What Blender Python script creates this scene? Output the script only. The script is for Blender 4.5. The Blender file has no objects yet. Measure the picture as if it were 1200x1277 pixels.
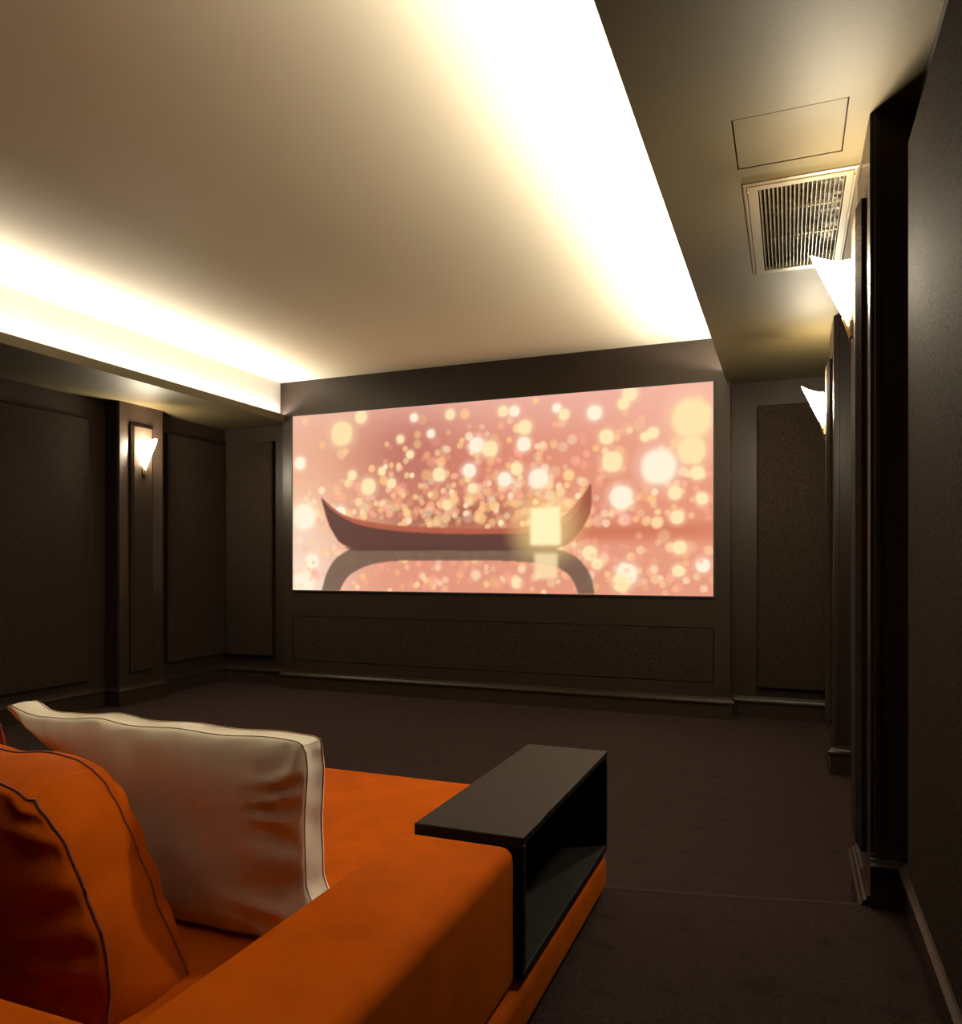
import bpy, bmesh, math, random
import numpy as np
from mathutils import Vector, Matrix, noise
random.seed(7)
SC = bpy.context.scene
COL = SC.collection
PI = math.pi

# ------------------------------------------------------------------ camera
F_PX, CX, HY, CAM_H = 963.0, 600.0, 702.0, 1.12
YAW = math.atan(385 / 963)
cam_d = bpy.data.cameras.new('camera')
cam = bpy.data.objects.new('camera', cam_d); COL.objects.link(cam)
cam.location = (0, 0, CAM_H)
cam.rotation_euler = (PI / 2, 0, YAW)
cam_d.sensor_fit = 'HORIZONTAL'; cam_d.sensor_width = 36
cam_d.lens = F_PX * 36 / 1200
cam_d.shift_x = 0
cam_d.shift_y = (HY - 638.5) / 1200
cam_d.clip_start = 0.02
SC.camera = cam

# ------------------------------------------------------------------ world and exposure
w = bpy.data.worlds.new('world'); SC.world = w; w.use_nodes = True
w.node_tree.nodes['Background'].inputs[0].default_value = (0.02, 0.016, 0.014, 1)
w.node_tree.nodes['Background'].inputs[1].default_value = 0.0
SC.view_settings.view_transform = 'Standard'
SC.view_settings.look = 'None'
SC.view_settings.exposure = 0
SC.view_settings.gamma = 1
SC.view_settings.use_curve_mapping = False
try:
    SC.cycles.max_bounces = 8
    SC.cycles.diffuse_bounces = 5
    SC.cycles.sample_clamp_indirect = 4
except Exception:
    pass

# room numbers (metres)
YB = -2.6                     # back wall
XL, XR = -5.0, 0.335          # side wall faces
YF, YR = 5.79, 5.93           # screen bay face, recessed front wall face
BL, BR = -4.234, -0.394       # bay sides
ZT, ZSL, ZSR = 2.74, 2.385, 2.43   # tray ceiling, left soffit, right soffit
LIPL, LIPR = -4.21, -0.424    # free edges of the soffits
PLAT = 0.12                   # raised platform
COVE_COL = (1.0, 0.91, 0.82)
SCONCE_COL = (1.0, 0.80, 0.50)
COVE_W = 105.0
SCONCE_W = 15.0

def area_light(name, loc, sx, sy, power, color, rot=(0, 0, 0), parent=None):
    # rot: euler, or a tilt in radians towards +x from straight up
    d = bpy.data.lights.new(name, 'AREA'); d.shape = 'RECTANGLE'
    d.size = sx; d.size_y = sy; d.energy = power; d.color = color
    o = bpy.data.objects.new(name, d); COL.objects.link(o)
    o.location = loc
    o.rotation_euler = rot if isinstance(rot, tuple) else (Matrix.Rotation(rot, 3, 'Y') @ Matrix.Rotation(PI, 3, 'X')).to_euler()
    if parent: o.parent = parent
    return o
# warm LED lines lying in the troughs behind the soffit lips, facing up
YT = 0.35                    # rear end of the tray, out of view, set short to cut light from behind
YC0, YC1 = YT + 0.1, YF - 0.02
area_light('cove_light', (-4.248, (YC0 + YC1) / 2, 2.437), 0.012, YC1 - YC0, COVE_W, COVE_COL, 1.15)
area_light('cove_light', (-0.372, (YC0 + YC1) / 2, 2.477), 0.012, YC1 - YC0, COVE_W, COVE_COL, -1.15)

# ------------------------------------------------------------------ materials
def mat(name, col, rough=0.5, metal=0.0, var=0.0, vscale=5.0, bump=0.0, bscale=200.0, sheen=0.0,
        emit=None, estr=0.0, spec=0.5, sheen_tint=None, coat=0.0, col2=None, detail=3.0, stretch=None):
    m = bpy.data.materials.new(name); m.use_nodes = True
    nt = m.node_tree; b = nt.nodes['Principled BSDF']
    b.inputs['Base Color'].default_value = (*col, 1)
    b.inputs['Roughness'].default_value = rough
    b.inputs['Metallic'].default_value = metal
    b.inputs['Specular IOR Level'].default_value = spec
    b.inputs['Coat Weight'].default_value = coat
    if sheen:
        b.inputs['Sheen Weight'].default_value = sheen
        b.inputs['Sheen Roughness'].default_value = 0.4
        if sheen_tint: b.inputs['Sheen Tint'].default_value = (*sheen_tint, 1)
    if emit:
        b.inputs['Emission Color'].default_value = (*emit, 1)
        b.inputs['Emission Strength'].default_value = estr
    tc = nt.nodes.new('ShaderNodeTexCoord')
    src = tc.outputs['Object']
    if stretch:
        mp = nt.nodes.new('ShaderNodeMapping'); mp.inputs['Scale'].default_value = stretch
        nt.links.new(src, mp.inputs[0]); src = mp.outputs[0]
    if var:
        n = nt.nodes.new('ShaderNodeTexNoise'); n.inputs['Scale'].default_value = vscale
        n.inputs['Detail'].default_value = detail
        nt.links.new(src, n.inputs['Vector'])
        r = nt.nodes.new('ShaderNodeValToRGB')
        c1 = tuple(max(0, c * (1 - var)) for c in col); c2 = col2 or tuple(c * (1 + var) for c in col)
        r.color_ramp.elements[0].position = 0.35; r.color_ramp.elements[1].position = 0.65
        r.color_ramp.elements[0].color = (*c1, 1); r.color_ramp.elements[1].color = (*c2, 1)
        nt.links.new(n.outputs[0], r.inputs[0]); nt.links.new(r.outputs[0], b.inputs['Base Color'])
    if bump:
        n2 = nt.nodes.new('ShaderNodeTexNoise'); n2.inputs['Scale'].default_value = bscale
        n2.inputs['Detail'].default_value = 2
        nt.links.new(src, n2.inputs['Vector'])
        bp = nt.nodes.new('ShaderNodeBump'); bp.inputs['Strength'].default_value = bump
        bp.inputs['Distance'].default_value = 0.003
        nt.links.new(n2.outputs[0], bp.inputs['Height']); nt.links.new(bp.outputs[0], b.inputs['Normal'])
    return m

M = {}
M['paint'] = mat('taupe_paint', (0.024, 0.0155, 0.0105), 0.36, bump=0.05, bscale=120, spec=0.25)
M['soffit'] = mat('taupe_soffit_paint', (0.060, 0.046, 0.021), 0.58, bump=0.05, bscale=60, spec=0.25)
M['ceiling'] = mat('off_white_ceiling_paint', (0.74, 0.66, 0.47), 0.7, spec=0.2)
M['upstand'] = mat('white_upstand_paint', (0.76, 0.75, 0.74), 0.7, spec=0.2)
M['fabric'] = mat('brown_acoustic_fabric', (0.024, 0.0158, 0.0112), 0.85, var=0.9, vscale=250, bump=0.5, bscale=420, spec=0.06)
M['carpet'] = mat('plum_brown_carpet', (0.062, 0.042, 0.040), 0.95, bump=0.9, bscale=260, spec=0.03)
M['velvet'] = mat('orange_velvet', (0.385, 0.068, 0.001), 0.8, var=0.10, vscale=9, bump=0.15, bscale=500, spec=0.03,
                  sheen=0.08, sheen_tint=(1.0, 0.36, 0.01))
M['cream'] = mat('cream_cloth', (0.93, 0.87, 0.75), 0.85, bump=0.25, bscale=700, spec=0.1)
M['seam'] = mat('cream_seam', (0.50, 0.38, 0.25), 0.8)
M['oseam'] = mat('dark_orange_seam', (0.17, 0.022, 0.002), 0.8, sheen=0.2)
M['blackwood'] = mat('black_stained_wood', (0.0085, 0.0060, 0.0048), 0.5, var=0.5, vscale=18, bump=0.3, bscale=60,
                     stretch=(14, 1, 14), spec=0.16)
M['vent'] = mat('grey_taupe_metal', (0.125, 0.098, 0.058), 0.4, metal=0.15, spec=0.4)
M['duct'] = mat('foil_duct_lining', (0.10, 0.085, 0.06), 0.45, metal=0.7, bump=1.0, bscale=70)
M['brass'] = mat('aged_brass', (0.45, 0.30, 0.13), 0.3, metal=1.0)
M['black'] = mat('matt_black', (0.008, 0.007, 0.006), 0.6)
M['glass'] = mat('lit_frosted_glass', (0.9, 0.85, 0.75), 0.5, emit=(1.0, 0.86, 0.62), estr=320)
M['led'] = mat('led_tape', (0.9, 0.85, 0.7), 0.5, emit=COVE_COL, estr=2)

# carpet: pile speckle plus brushed darker smudges (wear)
def carpet_nodes(m):
    nt = m.node_tree; b = nt.nodes['Principled BSDF']
    tc = nt.nodes.new('ShaderNodeTexCoord')
    a = nt.nodes.new('ShaderNodeTexNoise'); a.inputs['Scale'].default_value = 330; a.inputs['Detail'].default_value = 2
    mp = nt.nodes.new('ShaderNodeMapping'); mp.inputs['Scale'].default_value = (4.2, 5.5, 3)
    c = nt.nodes.new('ShaderNodeTexNoise'); c.inputs['Scale'].default_value = 2.4; c.inputs['Detail'].default_value = 5
    nt.links.new(tc.outputs['Object'], a.inputs['Vector']); nt.links.new(tc.outputs['Object'], mp.inputs[0])
    nt.links.new(mp.outputs[0], c.inputs['Vector'])
    r1 = nt.nodes.new('ShaderNodeValToRGB'); r2 = nt.nodes.new('ShaderNodeValToRGB')
    r1.color_ramp.elements[0].position = .3; r1.color_ramp.elements[1].position = .7
    r1.color_ramp.elements[0].color = (0.011, 0.0070, 0.0066, 1); r1.color_ramp.elements[1].color = (0.044, 0.027, 0.025, 1)
    r2.color_ramp.elements[0].position = .30; r2.color_ramp.elements[1].position = .42
    r2.color_ramp.elements[0].color = (0.74, 0.72, 0.72, 1); r2.color_ramp.elements[1].color = (1, 1, 1, 1)
    nt.links.new(a.outputs[0], r1.inputs[0]); nt.links.new(c.outputs[0], r2.inputs[0])
    mx = nt.nodes.new('ShaderNodeMix'); mx.data_type = 'RGBA'; mx.blend_type = 'MULTIPLY'; mx.inputs[0].default_value = 1
    nt.links.new(r1.outputs[0], mx.inputs[6]); nt.links.new(r2.outputs[0], mx.inputs[7])
    nt.links.new(mx.outputs[2], b.inputs['Base Color'])
carpet_nodes(M['carpet'])

# ------------------------------------------------------------------ helpers
def link(name, bm, m, parent=None, smooth=False, loc=None):
    me = bpy.data.meshes.new(name)
    bmesh.ops.recalc_face_normals(bm, faces=bm.faces)
    bm.to_mesh(me); bm.free()
    me.materials.append(m)
    if smooth:
        for p in me.polygons: p.use_smooth = True
    o = bpy.data.objects.new(name, me); COL.objects.link(o)
    if parent: o.parent = parent
    if loc: o.location = loc
    return o

def box(bm, x0, x1, y0, y1, z0, z1, bevel=0.0, seg=2):
    t = bmesh.new()
    bmesh.ops.create_cube(t, size=1)
    for v in t.verts:
        v.co = Vector((x0 + (v.co.x + .5) * (x1 - x0), y0 + (v.co.y + .5) * (y1 - y0), z0 + (v.co.z + .5) * (z1 - z0)))
    if bevel:
        bmesh.ops.bevel(t, geom=t.edges[:], offset=bevel, segments=seg, profile=0.5, affect='EDGES')
    me = bpy.data.meshes.new('tmp'); t.to_mesh(me); t.free(); bm.from_mesh(me); bpy.data.meshes.remove(me)

def boxes(*bs):
    bm = bmesh.new()
    for b in bs: box(bm, *b)
    return bm

def empty(name, loc, label, cat, group=None):
    o = bpy.data.objects.new(name, None); COL.objects.link(o)
    o.location = loc; o['label'] = label; o['category'] = cat; o.empty_display_size = 0.1
    if group: o['group'] = group
    return o

def tag(o, label, cat, group=None):
    o['label'] = label; o['category'] = cat
    if group: o['group'] = group
    return o

def struct(o): o['kind'] = 'structure'; return o

def prism(bm, pts, z0, z1):
    lo = [bm.verts.new((x, y, z0)) for x, y in pts]; hi = [bm.verts.new((x, y, z1)) for x, y in pts]
    bm.faces.new(lo); bm.faces.new(hi)
    n = len(pts)
    for i in range(n): bm.faces.new((lo[i], lo[(i + 1) % n], hi[(i + 1) % n], hi[i]))

def sweep(path, profile, z):
    """profile [(out, up)] swept along plan polyline with mitred corners; room is on the left of the path"""
    bm = bmesh.new(); rings = []
    n = len(path)
    for i, p in enumerate(path):
        p = Vector(p)
        d0 = (p - Vector(path[i - 1])).normalized() if i > 0 else None
        d1 = (Vector(path[i + 1]) - p).normalized() if i < n - 1 else None
        if d0 is None: d0 = d1
        if d1 is None: d1 = d0
        n0 = Vector((-d0.y, d0.x)); n1 = Vector((-d1.y, d1.x))
        mvec = (n0 + n1); mvec = mvec / max(1e-6, mvec.dot(n0))
        rings.append([bm.verts.new((p.x + mvec.x * o, p.y + mvec.y * o, z + u)) for o, u in profile])
    m = len(profile)
    for i in range(n - 1):
        for j in range(m):
            k = (j + 1) % m
            bm.faces.new((rings[i][j], rings[i + 1][j], rings[i + 1][k], rings[i][k]))
    bm.faces.new(rings[0]); bm.faces.new(rings[-1])
    return bm

def bevel_panel(bm, axis, face, depth, a0, a1, z0, z1, bev=0.012, sign=1):
    """slab standing proud of a wall: back plane at `face`, front plane at face+sign*depth, sloping sides.
    axis 'x': lies in Y-Z; axis 'y': lies in X-Z"""
    def P(d, a, z): return (face + sign * d, a, z) if axis == 'x' else (a, face + sign * d, z)
    r0 = [P(-0.004, a0, z0), P(-0.004, a1, z0), P(-0.004, a1, z1), P(-0.004, a0, z1)]
    r1 = [P(depth - bev * .7, a0, z0), P(depth - bev * .7, a1, z0), P(depth - bev * .7, a1, z1), P(depth - bev * .7, a0, z1)]
    r2 = [P(depth, a0 + bev, z0 + bev), P(depth, a1 - bev, z0 + bev), P(depth, a1 - bev, z1 - bev), P(depth, a0 + bev, z1 - bev)]
    R = [[bm.verts.new(q) for q in r] for r in (r0, r1, r2)]
    for a, b in ((0, 1), (1, 2)):
        for i in range(4): bm.faces.new((R[a][i], R[a][(i + 1) % 4], R[b][(i + 1) % 4], R[b][i]))
    bm.faces.new(R[2]); bm.faces.new(R[0])

def tube(bm, pts, r, sides=6, closed=False):
    pts = [Vector(p) for p in pts]; n = len(pts); rings = []
    for i in range(n):
        if closed: d = pts[(i + 1) % n] - pts[i - 1]
        else: d = pts[min(n - 1, i + 1)] - pts[max(0, i - 1)]
        d.normalize()
        up = Vector((0, 0, 1)) if abs(d.z) < .9 else Vector((0, 1, 0))
        a = d.cross(up).normalized(); b = d.cross(a).normalized()
        rr = r[i] if isinstance(r, (list, tuple)) else r
        rings.append([bm.verts.new(pts[i] + a * math.cos(2 * PI * k / sides) * rr + b * math.sin(2 * PI * k / sides) * rr) for k in range(sides)])
    for i in range(n if closed else n - 1):
        A, B = rings[i], rings[(i + 1) % n]
        for k in range(sides): bm.faces.new((A[k], A[(k + 1) % sides], B[(k + 1) % sides], B[k]))
    if not closed: bm.faces.new(rings[0]); bm.faces.new(rings[-1])

# ------------------------------------------------------------------ floor and platform
bm = boxes((XL - .2, XR + .2, YB - .2, YR + .2, -0.12, 0))
floor = struct(link('floor', bm, M['carpet']))
STEP = [(XR, 2.545), (-0.20, 2.418), (-0.54, 2.350), (-0.9, 2.335), (XL, 2.335)]
bm = bmesh.new()
prism(bm, [(XL, YB)] + [(XR, YB)] + STEP, 0.0, PLAT)
ed = [e for e in bm.edges if all(v.co.z > PLAT - .001 and v.co.y > 2 for v in e.verts)]
bmesh.ops.bevel(bm, geom=ed, offset=0.010, segments=3, profile=0.5, affect='EDGES')
struct(link('floor', bm, M['carpet']))

bm = sweep(STEP[:4], [(.000, -.012), (-.005, -.012), (-.007, -.004), (-.004, .003), (.004, .005), (.012, .001), (.012, -.004)], PLAT)  # added edge strip; its paler colour stands for light caught on the pile
o = struct(link('step_highlight_1', bm, mat('carpet_edge_highlight', (0.044, 0.027, 0.024), 0.9, bump=.6, bscale=300, spec=.05)))
# ------------------------------------------------------------------ walls
T = 0.2
wall_left = struct(link('wall_left', boxes((XL - T, XL, YB - T, YR + T, -.12, 3.0)), M['paint']))
wall_right = struct(link('wall_right', boxes((XR, XR + T, YB - T, YR + T, -.12, 3.0)), M['paint']))
wall_back = struct(link('wall_back', boxes((XL - T, XR + T, YB - T, YB, -.12, 3.0)), M['paint']))
bm = boxes((XL - T, XR + T, YR, YR + T, -.12, 3.0))
# screen bay with an inset for the speaker cloth
GX0, GX1, GZ0, GZ1 = -4.122, -0.51, 0.255, 0.645
box(bm, BL, BR, YF, YR + .01, GZ1 + .005, 3.0)
box(bm, BL, BR, YF, YR + .01, -.05, GZ0 - .005)
box(bm, BL, GX0 - .005, YF, YR + .01, GZ0 - .005, GZ1 + .005)
box(bm, GX1 + .005, BR, YF, YR + .01, GZ0 - .005, GZ1 + .005)
box(bm, -4.35, BL, YF, YR + .01, ZSL + .03, 3.0)
box(bm, BR, -.30, YF, YR + .01, ZSR + .03, 3.0)
wall_front = struct(link('wall_front', bm, M['paint']))
bm = bmesh.new(); box(bm, GX0, GX1, YF + .004, YF + .05, GZ0, GZ1, 0.003, 2)
o = link('speaker_cloth', bm, M['fabric'], wall_front); o['label'] = 'long brown fabric speaker cover below the screen'

# fabric acoustic panels
def panel(parent, *a, **k):
    bm = bmesh.new(); bevel_panel(bm, *a, **k)
    return link('acoustic_panel', bm, M['fabric'], parent)
panel(wall_left, 'x', XL, .045, 2.62 + .53, 4.362, .215, 2.224, bev=.014)
panel(wall_left, 'x', XL, .045, 5.161, 5.90, .257, 2.238, bev=.014)
panel(wall_left, 'x', XL, .045, 1.0, 2.32, .335, 2.224, bev=.014)
panel(wall_front, 'y', YR, .045, -4.955, -4.430, .257, 2.245, bev=.010, sign=-1)
panel(wall_front, 'y', YR, .045, -0.212, 0.300, .222, 2.248, bev=.010, sign=-1)
panel(wall_right, 'x', XR, .045, 0.95, 2.32, .285, 2.24, bev=.014, sign=-1)
panel(wall_right, 'x', XR, .045, -1.2, 0.75, .335, 2.24, bev=.014, sign=-1)
panel(wall_right, 'x', XR, .045, 3.12, 4.32, .24, 2.24, bev=.014, sign=-1)
panel(wall_right, 'x', XR, .045, 5.13, 5.86, .24, 2.24, bev=.014, sign=-1)
# stiles and a top rail framing the left panels: slim raised edge beads on the paint
def pilaster(parent, face, wall, y0, y1, zb, ztop, sign):
    """sign +1: protrudes toward +x"""
    bm = bmesh.new()
    x0, x1 = (wall - .01, face) if sign > 0 else (face, wall + .01)
    box(bm, x0, x1, y0, y1, zb, ztop + .03, 0.004, 2)
    p = link('pilaster', bm, M['paint'], parent)
    # slim bead on the return nearest the room's back
    bm = bmesh.new()
    xa, xb = sorted((face - sign * .012, face - sign * .030))
    box(bm, xa, xb, y0 - .006, y0 + .004, zb, ztop, 0.002, 1)
    link('bead', bm, M['paint'], p)
    bm = bmesh.new()
    bevel_panel(bm, 'x', face, .030, y0 + .098, y1 - .125, 0.243 if zb < .05 else .30, 2.228, bev=.022, sign=sign)
    link('fabric_strip', bm, M['fabric'], p)
    return p
pilaster(wall_left, -4.85, XL, 4.54, 4.99, 0, ZSL, 1)
pilaster(wall_left, -4.85, XL, 2.50, 2.95, 0, ZSL, 1)
pilaster(wall_right, 0.217, XR, 2.51, 2.945, 0, ZSR, -1)
pilaster(wall_right, 0.217, XR, 4.50, 4.95, 0, ZSR, -1)

# baseboards
BB = [(-0.004, 0.152), (0.008, 0.152), (0.010, 0.146), (0.010, 0.141), (0.016, 0.138), (0.022, 0.128), (0.029, 0.122), (0.029, 0.113), (0.019, 0.109), (0.016, 0.106), (0.016, 0.0), (-0.004, 0.0)]
lower_r = [(.217, 2.503), (.217, 2.945), (XR, 2.945), (XR, 4.50), (.217, 4.50), (.217, 4.95), (XR, 4.95), (XR, YR)]
lower_f = [(XR, YR), (BR, YR), (BR, YF), (BL, YF), (BL, YR), (XL, YR)]
lower_l = [(XL, YR), (XL, 4.99), (-4.85, 4.99), (-4.85, 4.54), (XL, 4.54), (XL, 2.95), (-4.85, 2.95), (-4.85, 2.50), (XL, 2.50), (XL, 2.335)]
struct(link('baseboard_right', sweep(lower_r, BB, 0.0), M['paint']))
struct(link('baseboard_front', sweep(lower_f, BB, 0.0), M['paint']))
struct(link('baseboard_left', sweep(lower_l, BB, 0.0), M['paint']))
BB2 = [(o, u + .012 if u > .05 else u) for o, u in BB]
BB3 = [(o * 1.6 if o > 0 else o, u) for o, u in BB2]
struct(link('baseboard_right', sweep([(XR, YB), (XR, 2.51)], BB3, PLAT - .006), M['paint']))
struct(link('baseboard_right', sweep([(XR, 2.51), (.217, 2.51)], BB2, PLAT - .006), M['paint']))
struct(link('baseboard_left', sweep([(XL, 2.33), (XL, YB)], BB2, PLAT - .006), M['paint']))
struct(link('baseboard_back', sweep([(XL, YB), (XR, YB)], BB2, PLAT - .006), M['paint']))

# ------------------------------------------------------------------ ceiling
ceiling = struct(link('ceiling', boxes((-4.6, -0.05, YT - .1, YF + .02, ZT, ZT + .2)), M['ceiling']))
# left soffit: slab, lip, trough and the pale upstand behind the trough
bm = boxes((XL - .02, LIPL - .014, YB, YR + .02, ZSL, ZSL + .025), (LIPL - .014, LIPL, YT, YF, ZSL, 2.448))
sl = link('soffit', bm, M['soffit'], ceiling)
bm = boxes((-4.278, -4.262, YT, YF, ZSL + .025, ZT + .01))
link('cove_upstand', bm, M['upstand'], ceiling)
HX0, HX1, HY0, HY1 = -0.158, 0.153, 2.403, 2.705       # hatch
VX0, VX1, VY0, VY1 = -0.104, 0.178, 2.856, 3.655       # louvre opening
# right soffit cut around the vent opening and the hatch
bm = bmesh.new()
g = .0035
zt = ZSR + .025
LR = LIPR + .014
box(bm, LR, XR + .02, YB, HY0 - g, ZSR, zt)
box(bm, LR, HX0 - g, HY0 - g, HY1 + g, ZSR, zt); box(bm, HX1 + g, XR + .02, HY0 - g, HY1 + g, ZSR, zt)
box(bm, LR, XR + .02, HY1 + g, VY0, ZSR, zt)
box(bm, LR, VX0, VY0, VY1, ZSR, zt); box(bm, VX1, XR + .02, VY0, VY1, ZSR, zt)
box(bm, LR, XR + .02, VY1, YR + .02, ZSR, zt)
box(bm, LIPR, LR, YT, YF, ZSR, 2.488)
box(bm, LIPL - .014, LR, YB, YT, ZSR, zt)  # unseen rear soffit, added with the short tray to keep bounce light down
link('soffit', bm, M['soffit'], ceiling)
link('cove_upstand', boxes((-0.348, -0.334, YT, YF, ZSR + .025, ZT + .01)), M['upstand'], ceiling)
link('cove_upstand', boxes((-4.3, -0.334, YT - .02, YT, ZSR, ZT + .01)), M['upstand'], ceiling)
# roof slab over the soffits
link('ceiling_slab', boxes((XL - T, -4.3, YB - T, YR + T, 2.94, 3.05), (-0.334, XR + T, YB - T, YR + T, 2.94, 3.05)), M['paint'], ceiling)

# LED tapes in the coves
for x, z, side in ((-4.250, 2.428, 'left'), (-0.372, 2.468, 'right')):
    bm = boxes((x - .006, x + .006, YC0, YC1, z, z + .004), (x - .010, x + .010, YC0, YC1, z - .018, z))
    tag(link('led_tape', bm, M['led']), 'warm LED light tape hidden in the %s ceiling cove' % side, 'light')

# ------------------------------------------------------------------ hatch and vent
hatch = empty('access_hatch', (0, 0, 0), 'plain flush square access hatch in the ceiling soffit beside the vent', 'hatch')
bm = bmesh.new(); box(bm, HX0, HX1, HY0, HY1, ZSR + .001, ZSR + .014, .0015, 1)
link('hatch_door', bm, M['soffit'], hatch)
bm = boxes((HX0 - .02, HX1 + .02, HY0 - .02, HY1 + .02, ZSR + .027, ZSR + .035))
link('hatch_backing', bm, M['black'], hatch)

vent = empty('ceiling_vent', (0, 0, 0), 'rectangular louvred metal air vent in the ceiling soffit above the nearer right sconce', 'vent')
OX0, OX1, OY0, OY1 = -0.152, 0.213, 2.812, 3.705
def rect_frame(bm, rings):
    R = [[bm.verts.new(p) for p in ((x0, y0, z), (x1, y0, z), (x1, y1, z), (x0, y1, z))] for x0, x1, y0, y1, z in rings]
    for a in range(len(R) - 1):
        for i in range(4): bm.faces.new((R[a][i], R[a][(i + 1) % 4], R[a + 1][(i + 1) % 4], R[a + 1][i]))
def inset(k, z): return (OX0 + k, OX1 - k, OY0 + k, OY1 - k, z)
bm = bmesh.new()
rect_frame(bm, [inset(0, ZSR + .001), inset(0, ZSR - .006), inset(.006, ZSR - .010), inset(.012, ZSR - .010),
                inset(.0125, ZSR - .005), inset(.0145, ZSR - .005), inset(.015, ZSR - .012), 
                (VX0 + .001, VX1 - .001, VY0 + .001, VY1 - .001, ZSR - .012), (VX0 + .001, VX1 - .001, VY0 + .001, VY1 - .001, ZSR + .045)])
link('vent_frame', bm, M['vent'], vent)
NS = 20
for i in range(NS):
    x = VX0 + (i + .5) / NS * (VX1 - VX0)
    bm = bmesh.new()
    pts = [(x - .0010, ZSR - .010), (x + .0012, ZSR - .010), (x + .0052, ZSR + .012), (x + .0030, ZSR + .012)]
    a = [bm.verts.new((px, VY0 + .002, pz)) for px, pz in pts]; b = [bm.verts.new((px, VY1 - .002, pz)) for px, pz in pts]
    bm.faces.new(a); bm.faces.new(b)
    for k in range(4): bm.faces.new((a[k], a[(k + 1) % 4], b[(k + 1) % 4], b[k]))
    link('slat', bm, M['vent'], vent)
for y in (3.105, 3.36):
    link('cross_bar', boxes((VX0 + .001, VX1 - .001, y, y + .010, ZSR + .013, ZSR + .024)), M['vent'], vent)
for x, y in ((-.138, 3.66), (-.138, 2.86), (.2, 3.66), (.2, 2.86)):
    bm = bmesh.new(); bmesh.ops.create_uvsphere(bm, u_segments=10, v_segments=6, radius=.0045)
    for v in bm.verts: v.co = Vector((v.co.x + x, v.co.y + y, v.co.z * .5 + ZSR - .012))
    link('screw', bm, M['brass'], vent, True)
# crinkled foil duct behind the louvres
bm = bmesh.new()
NXD, NYD = 24, 48
gv = [[bm.verts.new((VX0 + .001 + (VX1 - VX0 - .002) * i / NXD, VY0 + .001 + (VY1 - VY0 - .002) * j / NYD,
       ZSR + .036 + .007 * noise.noise(Vector((i * .55, j * .5, 3))))) for j in range(NYD + 1)] for i in range(NXD + 1)]
for i in range(NXD):
    for j in range(NYD): bm.faces.new((gv[i][j], gv[i + 1][j], gv[i + 1][j + 1], gv[i][j + 1]))
link('duct_lining', bm, M['duct'], vent)

# ------------------------------------------------------------------ projection screen
SX0, SX1, SZ0, SZ1 = -4.122, -0.510, 0.879, 2.428
screen = empty('projection_screen', (0, 0, 0), 'wide lit cinema screen on the front wall showing a boat among glowing lights', 'screen')
bm = bmesh.new()
e = .012
for b in ((SX0 - e, SX1 + e, SZ0 - e, SZ0), (SX0 - e, SX1 + e, SZ1, SZ1 + e), (SX0 - e, SX0, SZ0, SZ1), (SX1, SX1 + e, SZ0, SZ1)):
    box(bm, b[0], b[1], YF - .014, YF + .002, b[2], b[3])
link('screen_frame', bm, M['black'], screen)
W_, H_ = 660, 283
def px_to_uv(px, py):
    u = (px - CX) / F_PX; v = (HY - py) / F_PX
    s, c = math.sin(YAW), math.cos(YAW)
    dx, dy = -s + u * c, c + u * s
    t = YF / dy
    return ((dx * t - SX0) / (SX1 - SX0) * W_, (CAM_H + v * t - SZ0) / (SZ1 - SZ0) * H_)
yy, xx = np.mgrid[0:H_ + 1, 0:W_ + 1].astype(float)
U, V = xx / W_, yy / H_
rng = np.random.RandomState(11)
def S(r, g_, b): return np.array([(c / 255.0) ** 2.2 for c in (r, g_, b)])
img = np.zeros((H_ + 1, W_ + 1, 3))
def lerp(a, b, t): return a + (b - a) * t[..., None]
base = S(216, 132, 110) * np.ones_like(img)
base = lerp(base, S(224, 138, 108), np.clip((U - .45) * 1.6, 0, 1))
base = lerp(base, S(232, 172, 154), np.clip((V - .72) / .28, 0, 1) ** 1.2)
def gauss(cx_, cy_, sx, sy): return np.exp(-((U - cx_) / sx) ** 2 - ((V - cy_) / sy) ** 2)
base = lerp(base, S(176, 98, 88), np.clip(gauss(.30, .72, .16, .28) * .8, 0, 1))
base = lerp(base, S(150, 84, 60), np.clip(gauss(.42, .40, .20, .10) * .85, 0, 1))
base = lerp(base, S(240, 190, 155), np.clip(gauss(.0, .35, .20, .55) * .9, 0, 1))
base = lerp(base, S(236, 168, 150), np.clip(gauss(1.0, .95, .25, .35) * .8, 0, 1))
base = lerp(base, S(198, 104, 72), np.clip(gauss(.85, .31, .28, .045) * .8, 0, 1))
wat = np.clip((.27 - V) / .05, 0, 1)
base = lerp(base, S(226, 150, 124), wat * .75)
base = lerp(base, S(248, 222, 200), np.clip(gauss(.02, .05, .13, .28) * .95, 0, 1))
img[:] = base
def blob(cx_, cy_, r, col, a, soft=.25, sq=2.0):
    x0, x1 = int(max(0, cx_ - r * 1.6)), int(min(W_ + 1, cx_ + r * 1.6 + 1))
    y0, y1 = int(max(0, cy_ - r * 1.6)), int(min(H_ + 1, cy_ + r * 1.6 + 1))
    if x1 <= x0 or y1 <= y0: return
    dx = np.abs(xx[y0:y1, x0:x1] - cx_) / r; dy = np.abs(yy[y0:y1, x0:x1] - cy_) / r
    d = (dx ** sq + dy ** sq) ** (1 / sq)
    t = np.clip((1 + soft - d) / (2 * soft), 0, 1); t = t * t * (3 - 2 * t) * a
    s_ = img[y0:y1, x0:x1]
    s_[:] = s_ + (col - s_) * t[..., None]
tints = [S(250, 190, 130), S(255, 214, 160), S(250, 170, 130), S(255, 225, 190), S(245, 160, 140), S(255, 205, 140)]
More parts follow.
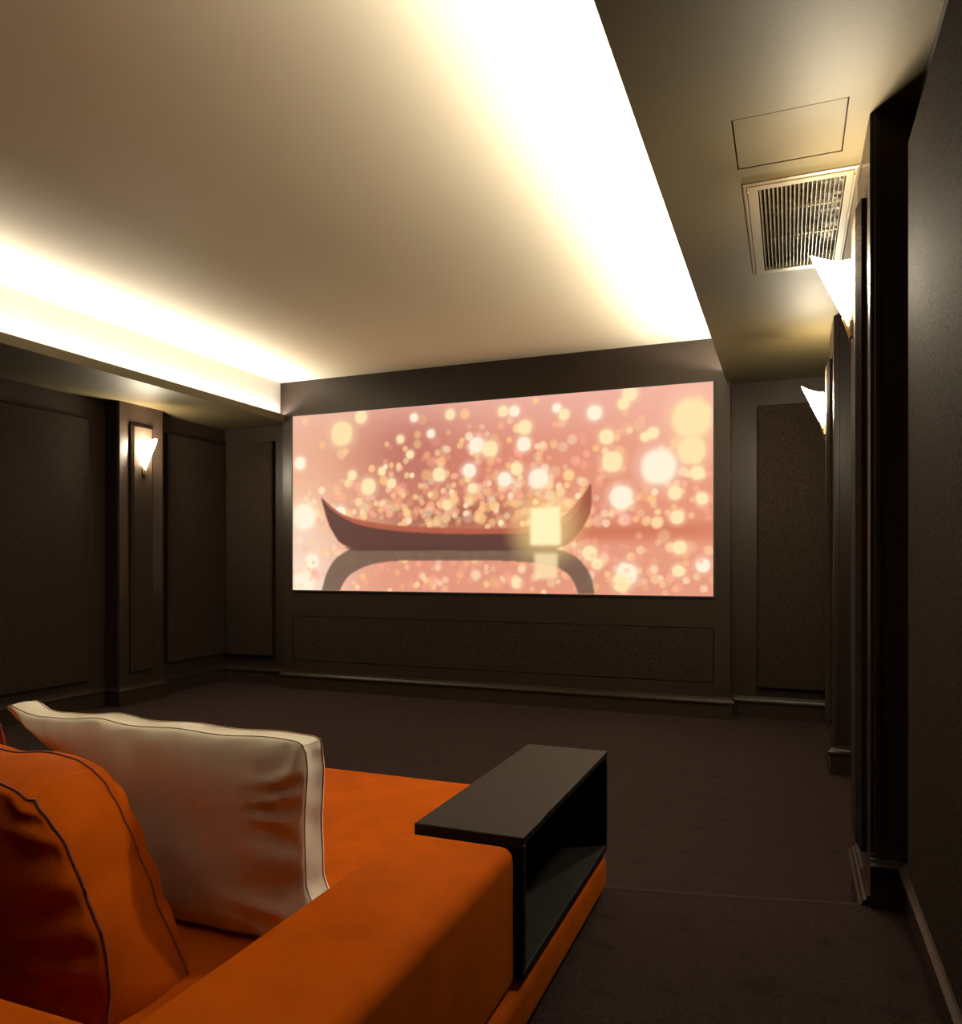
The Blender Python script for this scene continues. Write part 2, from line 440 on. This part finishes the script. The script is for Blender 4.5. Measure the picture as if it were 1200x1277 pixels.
for k in range(950):
    big = rng.rand()
    u = rng.rand()
    v = .34 + abs(rng.normal(0, .25)) if rng.rand() < .8 else rng.rand() * .30
    if u < .25 and v > .62 and rng.rand() < .7: continue
    dens = .55 + .45 * math.exp(-((u - .5) / .25) ** 2)
    if rng.rand() > dens: continue
    r = 4.2 + 4.4 * big ** 3
    blob(u * W_, v * H_, r, tints[rng.randint(6)], .25 + .7 * rng.rand() ** 1.8, .40)
# brighter lights at roughly their places
LT = [(427, 541, 15, 0), (451, 520, 8, 1), (517, 521, 5, 3), (562, 517, 6, 1), (512, 567, 5, 1), (548, 592, 8, 1),
      (425, 640, 8, 3), (375, 578, 8, 3), (460, 607, 10, 1), (628, 513, 6, 1), (642, 513, 6, 3), (654, 554, 8, 3),
      (655, 533, 8, 1), (742, 515, 8, 3), (786, 491, 8, 1), (778, 504, 6, 1), (757, 545, 8, 1), (764, 576, 11, 1),
      (822, 582, 18, 3), (863, 522, 20, 0), (863, 562, 14, 0), (775, 620, 12, 3), (695, 509, 5, 3), (704, 517, 6, 1),
      (845, 645, 7, 1), (876, 622, 6, 1), (842, 615, 7, 1), (870, 590, 7, 1), (672, 597, 11, 3), (630, 598, 8, 3),
      (595, 555, 9, 3), (612, 560, 9, 1), (586, 587, 8, 3), (558, 630, 6, 0), (590, 609, 6, 1), (645, 585, 7, 1),
      (380, 645, 16, 3), (390, 700, 9, 3), (380, 727, 14, 3), (782, 716, 11, 3), (775, 727, 9, 1), (848, 683, 7, 1),
      (846, 712, 6, 1), (877, 705, 7, 3), (745, 703, 6, 1), (645, 727, 6, 1), (736, 690, 8, 1), (805, 545, 5, 1),
      (815, 540, 6, 1), (489, 603, 6, 1), (440, 593, 6, 1), (477, 588, 5, 1), (500, 548, 5, 1), (538, 541, 5, 3)]
cols = [S(250, 222, 165), S(255, 228, 175), S(245, 200, 150), S(255, 240, 215)]
for x, y, r, c in LT:
    a, b = px_to_uv(x, y); rr = r * 1.26
    blob(a, b, rr * 1.35, cols[c], .35, .5); blob(a, b, rr, cols[c], .9, .22, 2.3)
for k in range(150):      # softer echoes in the water
    blob(rng.rand() * W_, (.02 + .24 * rng.rand()) * H_, 2.5 + 4 * rng.rand(), tints[rng.randint(6)], .25 + .35 * rng.rand(), .4)
def poly_mask(pts):
    q = [px_to_uv(*p) for p in pts]
    m = np.zeros(xx.shape, bool); n = len(q)
    for i in range(n):
        (x1, y1), (x2, y2) = q[i], q[(i + 1) % n]
        if y1 == y2: continue
        c = ((y1 > yy) != (y2 > yy)) & (xx < (x2 - x1) * (yy - y1) / (y2 - y1) + x1)
        m ^= c
    return m
def soften(m, k=1):
    f = m.astype(float)
    for _ in range(k):
        f = (f + np.roll(f, 1, 0) + np.roll(f, -1, 0) + np.roll(f, 1, 1) + np.roll(f, -1, 1)) / 5
    return f
def smooth_line(pts, n=10):
    out = []
    for i in range(len(pts) - 1):
        p0 = pts[max(0, i - 1)]; p1 = pts[i]; p2 = pts[i + 1]; p3 = pts[min(len(pts) - 1, i + 2)]
        for k in range(n):
            t = k / n
            out.append(tuple(.5 * ((2 * p1[j]) + (-p0[j] + p2[j]) * t + (2 * p0[j] - 5 * p1[j] + 4 * p2[j] - p3[j]) * t * t + (-p0[j] + 3 * p1[j] - 3 * p2[j] + p3[j]) * t ** 3) for j in (0, 1)))
    return out + [pts[-1]]
# a plain open rowing boat and its reflection
near = smooth_line([(401, 620), (420, 640), (455, 656), (520, 664), (600, 666), (670, 663), (712, 648), (737, 604)])
keel = smooth_line([(738, 604), (736, 640), (715, 672), (690, 683), (600, 685), (520, 685), (440, 683), (415, 662), (401, 620)])
far = smooth_line([(401, 620), (430, 642), (470, 652), (520, 657), (600, 659), (665, 656), (705, 642), (737, 604)])
refl = smooth_line([(440, 683), (420, 696), (408, 715), (402, 737)]) + smooth_line([(424, 737), (440, 715), (480, 701), (560, 699), (640, 700), (690, 706), (712, 720), (722, 741)]) + smooth_line([(742, 741), (736, 715), (718, 694), (690, 683)])
m = soften(poly_mask(refl), 2)
img = img * (1 - m[..., None] * .92) + S(100, 78, 66) * m[..., None] * .92
m = soften(poly_mask(far + keel), 2)
img = img * (1 - m[..., None]) + S(176, 88, 66) * m[..., None]
hull = lerp(S(88, 50, 48) * np.ones_like(img), S(168, 82, 58), np.clip((U - .55) / .25, 0, 1))
m = soften(poly_mask(near + keel), 2)
img = img * (1 - m[..., None]) + hull * m[..., None]
m = soften(poly_mask([(430, 682), (700, 682), (690, 687), (440, 687)]), 1)
img = img * (1 - m[..., None] * .8) + S(70, 48, 44) * m[..., None] * .8
# a plain square lamp glowing beside the boat, and its echo on the water
a, b = px_to_uv(681, 656)
blob(a, b, 44, S(255, 215, 140), .55, .6, 2.4)
for pts, c_, k_, al in (([(663, 634), (699, 632), (700, 680), (662, 680)], S(255, 240, 185), 12, 1.0), ([(667, 690), (696, 690), (696, 722), (667, 722)], S(250, 220, 170), 12, .8)):
    m = soften(poly_mask(pts), k_)
    img = img * (1 - m[..., None] * al) + c_ * m[..., None] * al
img = np.clip(img * 1.02, 0, 1)
nv = (W_ + 1) * (H_ + 1)
co = np.zeros((nv, 3))
co[:, 0] = (SX0 + (SX1 - SX0) * U).ravel(); co[:, 1] = YF - .009; co[:, 2] = (SZ0 + (SZ1 - SZ0) * V).ravel()
idx = np.arange(nv).reshape(H_ + 1, W_ + 1)
q = np.stack([idx[:-1, :-1], idx[:-1, 1:], idx[1:, 1:], idx[1:, :-1]], -1).reshape(-1, 4)
me = bpy.data.meshes.new('picture')
me.vertices.add(nv); me.vertices.foreach_set('co', co.ravel())
me.loops.add(q.size); me.loops.foreach_set('vertex_index', q.ravel().astype(np.int32))
me.polygons.add(len(q)); me.polygons.foreach_set('loop_start', np.arange(0, q.size, 4, dtype=np.int32))
me.update(calc_edges=True)
ca = me.color_attributes.new('picture', 'FLOAT_COLOR', 'POINT')
ca.data.foreach_set('color', np.concatenate([img.reshape(-1, 3), np.ones((nv, 1))], 1).astype(np.float32).ravel())
m = bpy.data.materials.new('projected_picture'); m.use_nodes = True
nt = m.node_tree; b = nt.nodes['Principled BSDF']
at = nt.nodes.new('ShaderNodeAttribute'); at.attribute_name = 'picture'
b.inputs['Base Color'].default_value = (.05, .05, .05, 1); b.inputs['Roughness'].default_value = .9
b.inputs['Specular IOR Level'].default_value = 0
nt.links.new(at.outputs['Color'], b.inputs['Emission Color']); b.inputs['Emission Strength'].default_value = 1.0
me.materials.append(m)
o = bpy.data.objects.new('picture', me); COL.objects.link(o); o.parent = screen

# small dark fitting on the skirting right of the bay
bm = bmesh.new(); box(bm, -.345, -.318, YR - .026, YR - .016, .035, .075, .002, 1)
tag(link('wall_socket', bm, M['black']), 'small black wall socket low on the baseboard right of the screen bay', 'socket')

# ------------------------------------------------------------------ sconces
def sconce(loc, out, label):
    """loc: foot of the shade on the panel face; out = +1 or -1 (x direction away from the wall)"""
    t = empty('wall_sconce', loc, label, 'wall lamp', 'wall sconces on the pilasters')
    bm = bmesh.new(); rim = []; low = []
    N = 16
    for k in range(N + 1):
        th = -PI / 2 + PI * k / N
        c = max(0.0, math.cos(th))
        o = .014 + .112 * c ** 1.6; y = .082 * math.sin(th) * (1 - .25 * c); z = .205 + .055 * c ** 3
        rim.append((out * o, y, z))
    NL = 8
    rows = []
    for j in range(NL + 1):
        f = j / NL
        rows.append([bm.verts.new((out * .008 + (p[0] - out * .008) * f ** .92, p[1] * f ** .85, .012 + (p[2] - .012) * f)) for p in rim])
    for j in range(NL):
        for k in range(N): bm.faces.new((rows[j][k], rows[j][k + 1], rows[j + 1][k + 1], rows[j + 1][k]))
    bmesh.ops.remove_doubles(bm, verts=bm.verts, dist=1e-5)
    sh = link('shade', bm, M['glass'], t, True)
    # brass tip: a folded point under the glass, a back plate and a small knob
    bm = bmesh.new()
    tube(bm, [(out * .030, -.014, .055), (out * .012, 0, -.005), (out * .006, 0, -.045)], [.0035, .004, .0012])
    tube(bm, [(out * .030, .014, .055), (out * .012, 0, -.005), (out * .008, 0, -.03)], [.0035, .004, .002])
    link('bracket', bm, M['brass'], t, True)
    bm = bmesh.new(); x0, x1 = sorted((0, out * .012)); box(bm, x0 - .001, x1, -.014, .014, -.018, .10, .003, 2)
    link('back_plate', bm, M['brass'], t)
    d = bpy.data.lights.new('bulb', 'POINT'); d.energy = SCONCE_W; d.color = SCONCE_COL; d.shadow_soft_size = .018
    o = bpy.data.objects.new('bulb', d); COL.objects.link(o); o.parent = t; o.location = (out * .048, 0, .165)
    return t
sconce((.188, 2.725, 1.855), -1, 'glowing pointed glass wall sconce nearest the camera on the right wall pilaster')
sconce((.188, 4.72, 1.855), -1, 'glowing pointed glass wall sconce farther down the right wall, near the screen')
sconce((-4.821, 4.755, 1.85), 1, 'glowing pointed glass wall sconce on the left wall pilaster')

# ------------------------------------------------------------------ sofa
sofa = empty('sofa', (0, 0, 0), 'low modular sofa in orange velvet with a wide arm and deep seat', 'sofa')
XE = -2.46
def soft(name, x0, x1, y0, y1, z0, z1, r, parent, m=M['velvet'], seg=6):
    bm = bmesh.new(); box(bm, x0, x1, y0, y1, z0, z1, r, seg)
    o = link(name, bm, m, parent, True)
    return o
soft('base', XE, -.515, .42, 2.335, PLAT + .002, .246, .035, sofa)
soft('seat', XE, -.785, .70, 2.322, .240, .402, .014, sofa)
soft('arm', -.790, -.527, .42, 1.520, .240, .534, .030, sofa)
soft('back', XE, -.785, .42, .752, .240, .530, .035, sofa)
soft('arm', XE - .26, XE + .004, .42, 1.52, .125, .534, .035, sofa)
tb = empty('side_table', (-.64, 1.92, .25), 'black wood open box side table set at the end of the sofa arm', 'table')
tb.matrix_world = Matrix.Translation((-.64, 1.92, .25))
def tpart(name, *b):
    bm = bmesh.new(); box(bm, b[0] + .64, b[1] + .64, b[2] - 1.92, b[3] - 1.92, b[4] - .25, b[5] - .25, .0018, 1)
    return link(name, bm, M['blackwood'], tb)
TX0, TX1, TY0, TY1, TZ0, TZ1 = -.768, -.515, 1.524, 2.325, .249, .5475
tpart('top', TX0, TX1, TY0, TY1, TZ1 - .018, TZ1)
tpart('bottom', TX0, TX1, TY0, TY1, TZ0, TZ0 + .018)
tpart('end_panel', TX0, TX1, TY0, TY0 + .020, TZ0 + .018, TZ1 - .018)
tpart('end_panel', TX0, TX1, TY1 - .020, TY1, TZ0 + .018, TZ1 - .018)
tpart('back_panel', TX0, TX0 + .014, TY0 + .020, TY1 - .020, TZ0 + .018, TZ1 - .018)

# ------------------------------------------------------------------ cushions
def cushion(name, loc, outline, depth0, depth1, lean, m, seam_m, label, bulge=.05, wr=.006, seed=0, NU=70, NV=44, rot=0, pipe=.0022, far_bulge=None, shear=0.0, pw=.45, puff=.010, pn=.006):
    """outline(u, v) -> (x, z) with u,v in [0,1]; seams on the planes y=depth0 (towards camera) and y=depth1"""
    t = empty(name, loc, label, 'cushion'); t.rotation_euler = (0, 0, rot)
    bm = bmesh.new()
    far_bulge = bulge if far_bulge is None else far_bulge
    def ydisp(u, v, side):
        a = max(0, 1 - (2 * u - 1) ** 4); b = max(0, 1 - (2 * v - 1) ** 4)
        p = (a * b) ** pw * (bulge if side < 0 else far_bulge)
        x, z = outline(u, v)
        # folds pulled in from the seams
        du, dv = min(u, 1 - u), min(v, 1 - v)
        W = abs(outline(1, .5)[0] - outline(0, .5)[0]); Hh = outline(.5, 1)[1] - outline(.5, 0)[1]
        eu, ev = du * W, dv * Hh
        f = wr * 1.5 * math.sin(z * 95 + 7 * noise.noise(Vector((x * 5, z * 9, seed)))) * math.exp(-((eu - .03) / .055) ** 2 * .5) * min(1, eu / .012)
        f += wr * 1.0 * math.sin(x * 70 + 6 * noise.noise(Vector((x * 6, z * 4, seed + 5)))) * math.exp(-((ev - .02) / .03) ** 2 * .5) * min(1, ev / .012)
        f += wr * 1.6 * noise.noise(Vector((x * 6, z * 10 + x * 3, seed + 9))) * min(1, min(eu, ev) / .05)
        return p + f * (1 if side < 0 else .35)
    def P(u, v, side, k=0.0):
        x, z = outline(u, v)
        x += shear * (-1 if side < 0 else 1) * min(1, v * 3)
        y = (depth0 if side < 0 else depth1) + lean * z
        y += (-1 if side < 0 else 1) * ydisp(u, v, side)
        return (x, y, z)
    grids = []
    for side in (-1, 1):
        g_ = [[bm.verts.new(P(.5 - .5 * math.cos(PI * i / NU), .5 - .5 * math.cos(PI * j / NV), side)) for j in range(NV + 1)] for i in range(NU + 1)]
        for i in range(NU):
            for j in range(NV): bm.faces.new((g_[i][j], g_[i + 1][j], g_[i + 1][j + 1], g_[i][j + 1]))
        grids.append(g_)
    ring = [(i, 0) for i in range(NU)] + [(NU, j) for j in range(NV)] + [(i, NV) for i in range(NU, 0, -1)] + [(0, j) for j in range(NV, 0, -1)]
    A = [grids[0][i][j] for i, j in ring]; B = [grids[1][i][j] for i, j in ring]
    cx_ = sum(v.co.x for v in A) / len(A); cz_ = sum(v.co.z for v in A) / len(A)
    n = len(ring); prev = A
    K = 6
    for s_ in range(1, K + 1):
        f = s_ / K
        if s_ < K:
            cur = []
            for k in range(n):
                c0 = A[k].co.lerp(B[k].co, f)
                nxt = A[(k + 1) % n].co; prv = A[k - 1].co
                tx, tz = nxt.x - prv.x, nxt.z - prv.z; L = math.hypot(tx, tz) or 1
                nx, nz = tz / L, -tx / L
                amt = math.sin(PI * f) * (puff + pn * noise.noise(Vector((c0.x * 14, c0.z * 22, seed + 2))))
                q_ = Vector((c0.x + nx * amt, c0.y, max(c0.z + nz * amt, 0.0)))
                cur.append(bm.verts.new(q_))
        else: cur = B
        for k in range(n): bm.faces.new((prev[k], prev[(k + 1) % n], cur[(k + 1) % n], cur[k]))
        prev = cur
    ringA = [v.co.copy() for v in A]; ringB = [v.co.copy() for v in B]
    link('cover', bm, m, t, True)
    for R_ in (ringA, ringB):
        bm = bmesh.new(); tube(bm, [p + Vector((0, -.0005 if R_ is ringA else .0005, .0005)) for p in R_], pipe, 5, True)
        link('piping', bm, seam_m, t, True)
    return t

def bez(pts, v):
    """piecewise-linear, smoothed lookup: pts [(v, x)]"""
    for (a, xa), (b, xb) in zip(pts, pts[1:]):
        if v <= b:
            f = (v - a) / (b - a); f = f * f * (3 - 2 * f) * .4 + f * .6
            return xa + (xb - xa) * f
    return pts[-1][1]

# cream cushion
CL = [(0, -1.60), (.35, -1.56), (.62, -1.50), (.78, -1.49), (.88, -1.57), (.95, -1.635), (1, -1.655)]
CR = [(0, -.800), (.12, -.815), (.30, -.845), (.6, -.850), (.85, -.846), (.96, -.850), (1, -.856)]
def cream_outline(u, v):
    xl, xr = bez(CL, v), bez(CR, v)
    x = xl + (xr - xl) * u
    top = .378 + .002 * math.sin(u * 23) + .005 * math.exp(-((u - .35) / .06) ** 2) + .016 * math.exp(-((u - .02) / .035) ** 2) - .004 * math.exp(-((u - .12) / .04) ** 2) - .004 * math.exp(-((u - 1) / .01) ** 2)
    z = top * v
    return x + 1.23, z
cushion('cushion', (-1.23, 1.245, .402), cream_outline, -.020, .036, .02, M['cream'], M['seam'],
        'cream cloth box cushion standing on the seat in front of the orange cushion', bulge=.045, wr=.0038, seed=3, pipe=.0014, puff=-.002, pn=.009)
# orange cushion leaning on the back
OL = [(0, -1.86), (.5, -1.82), (.85, -1.74), (1, -1.66)]
OR = [(0, -.975), (.12, -.985), (.40, -1.018), (.62, -1.058), (.80, -1.095), (.92, -1.130), (1, -1.165)]
def orange_outline(u, v):
    xl, xr = bez(OL, v), bez(OR, v)
    x = xl + (xr - xl) * u
    z = (.352 + .004 * math.sin(u * 17 + 1) - .014 * math.exp(-((u - 1) / .05) ** 2)) * v
    return x + 1.4, z
cushion('cushion', (-1.4, .975, .402), orange_outline, -.085, .085, .0, M['velvet'], M['oseam'],
        'large orange velvet box cushion leaning on the sofa back behind the cream one', bulge=.050, far_bulge=.075, wr=.005, seed=8, pipe=.003, shear=-.035, pw=.4)
# a second orange cushion at the far end of the sofa
def far_outline(u, v):
    ins = .03 * v ** 3
    return (-.22 + ins + (.44 - 2 * ins) * u, .305 * v)
cushion('cushion', (-2.055, 1.30, .402), far_outline, -.07, .07, .0, mat('maroon_velvet', (0.10, 0.008, 0.003), 0.85, spec=.03), M['oseam'],
        'dark maroon cushion at the far left end of the sofa, cut by the frame', bulge=.04, wr=.004, seed=15, NU=30, NV=24, pipe=.003)
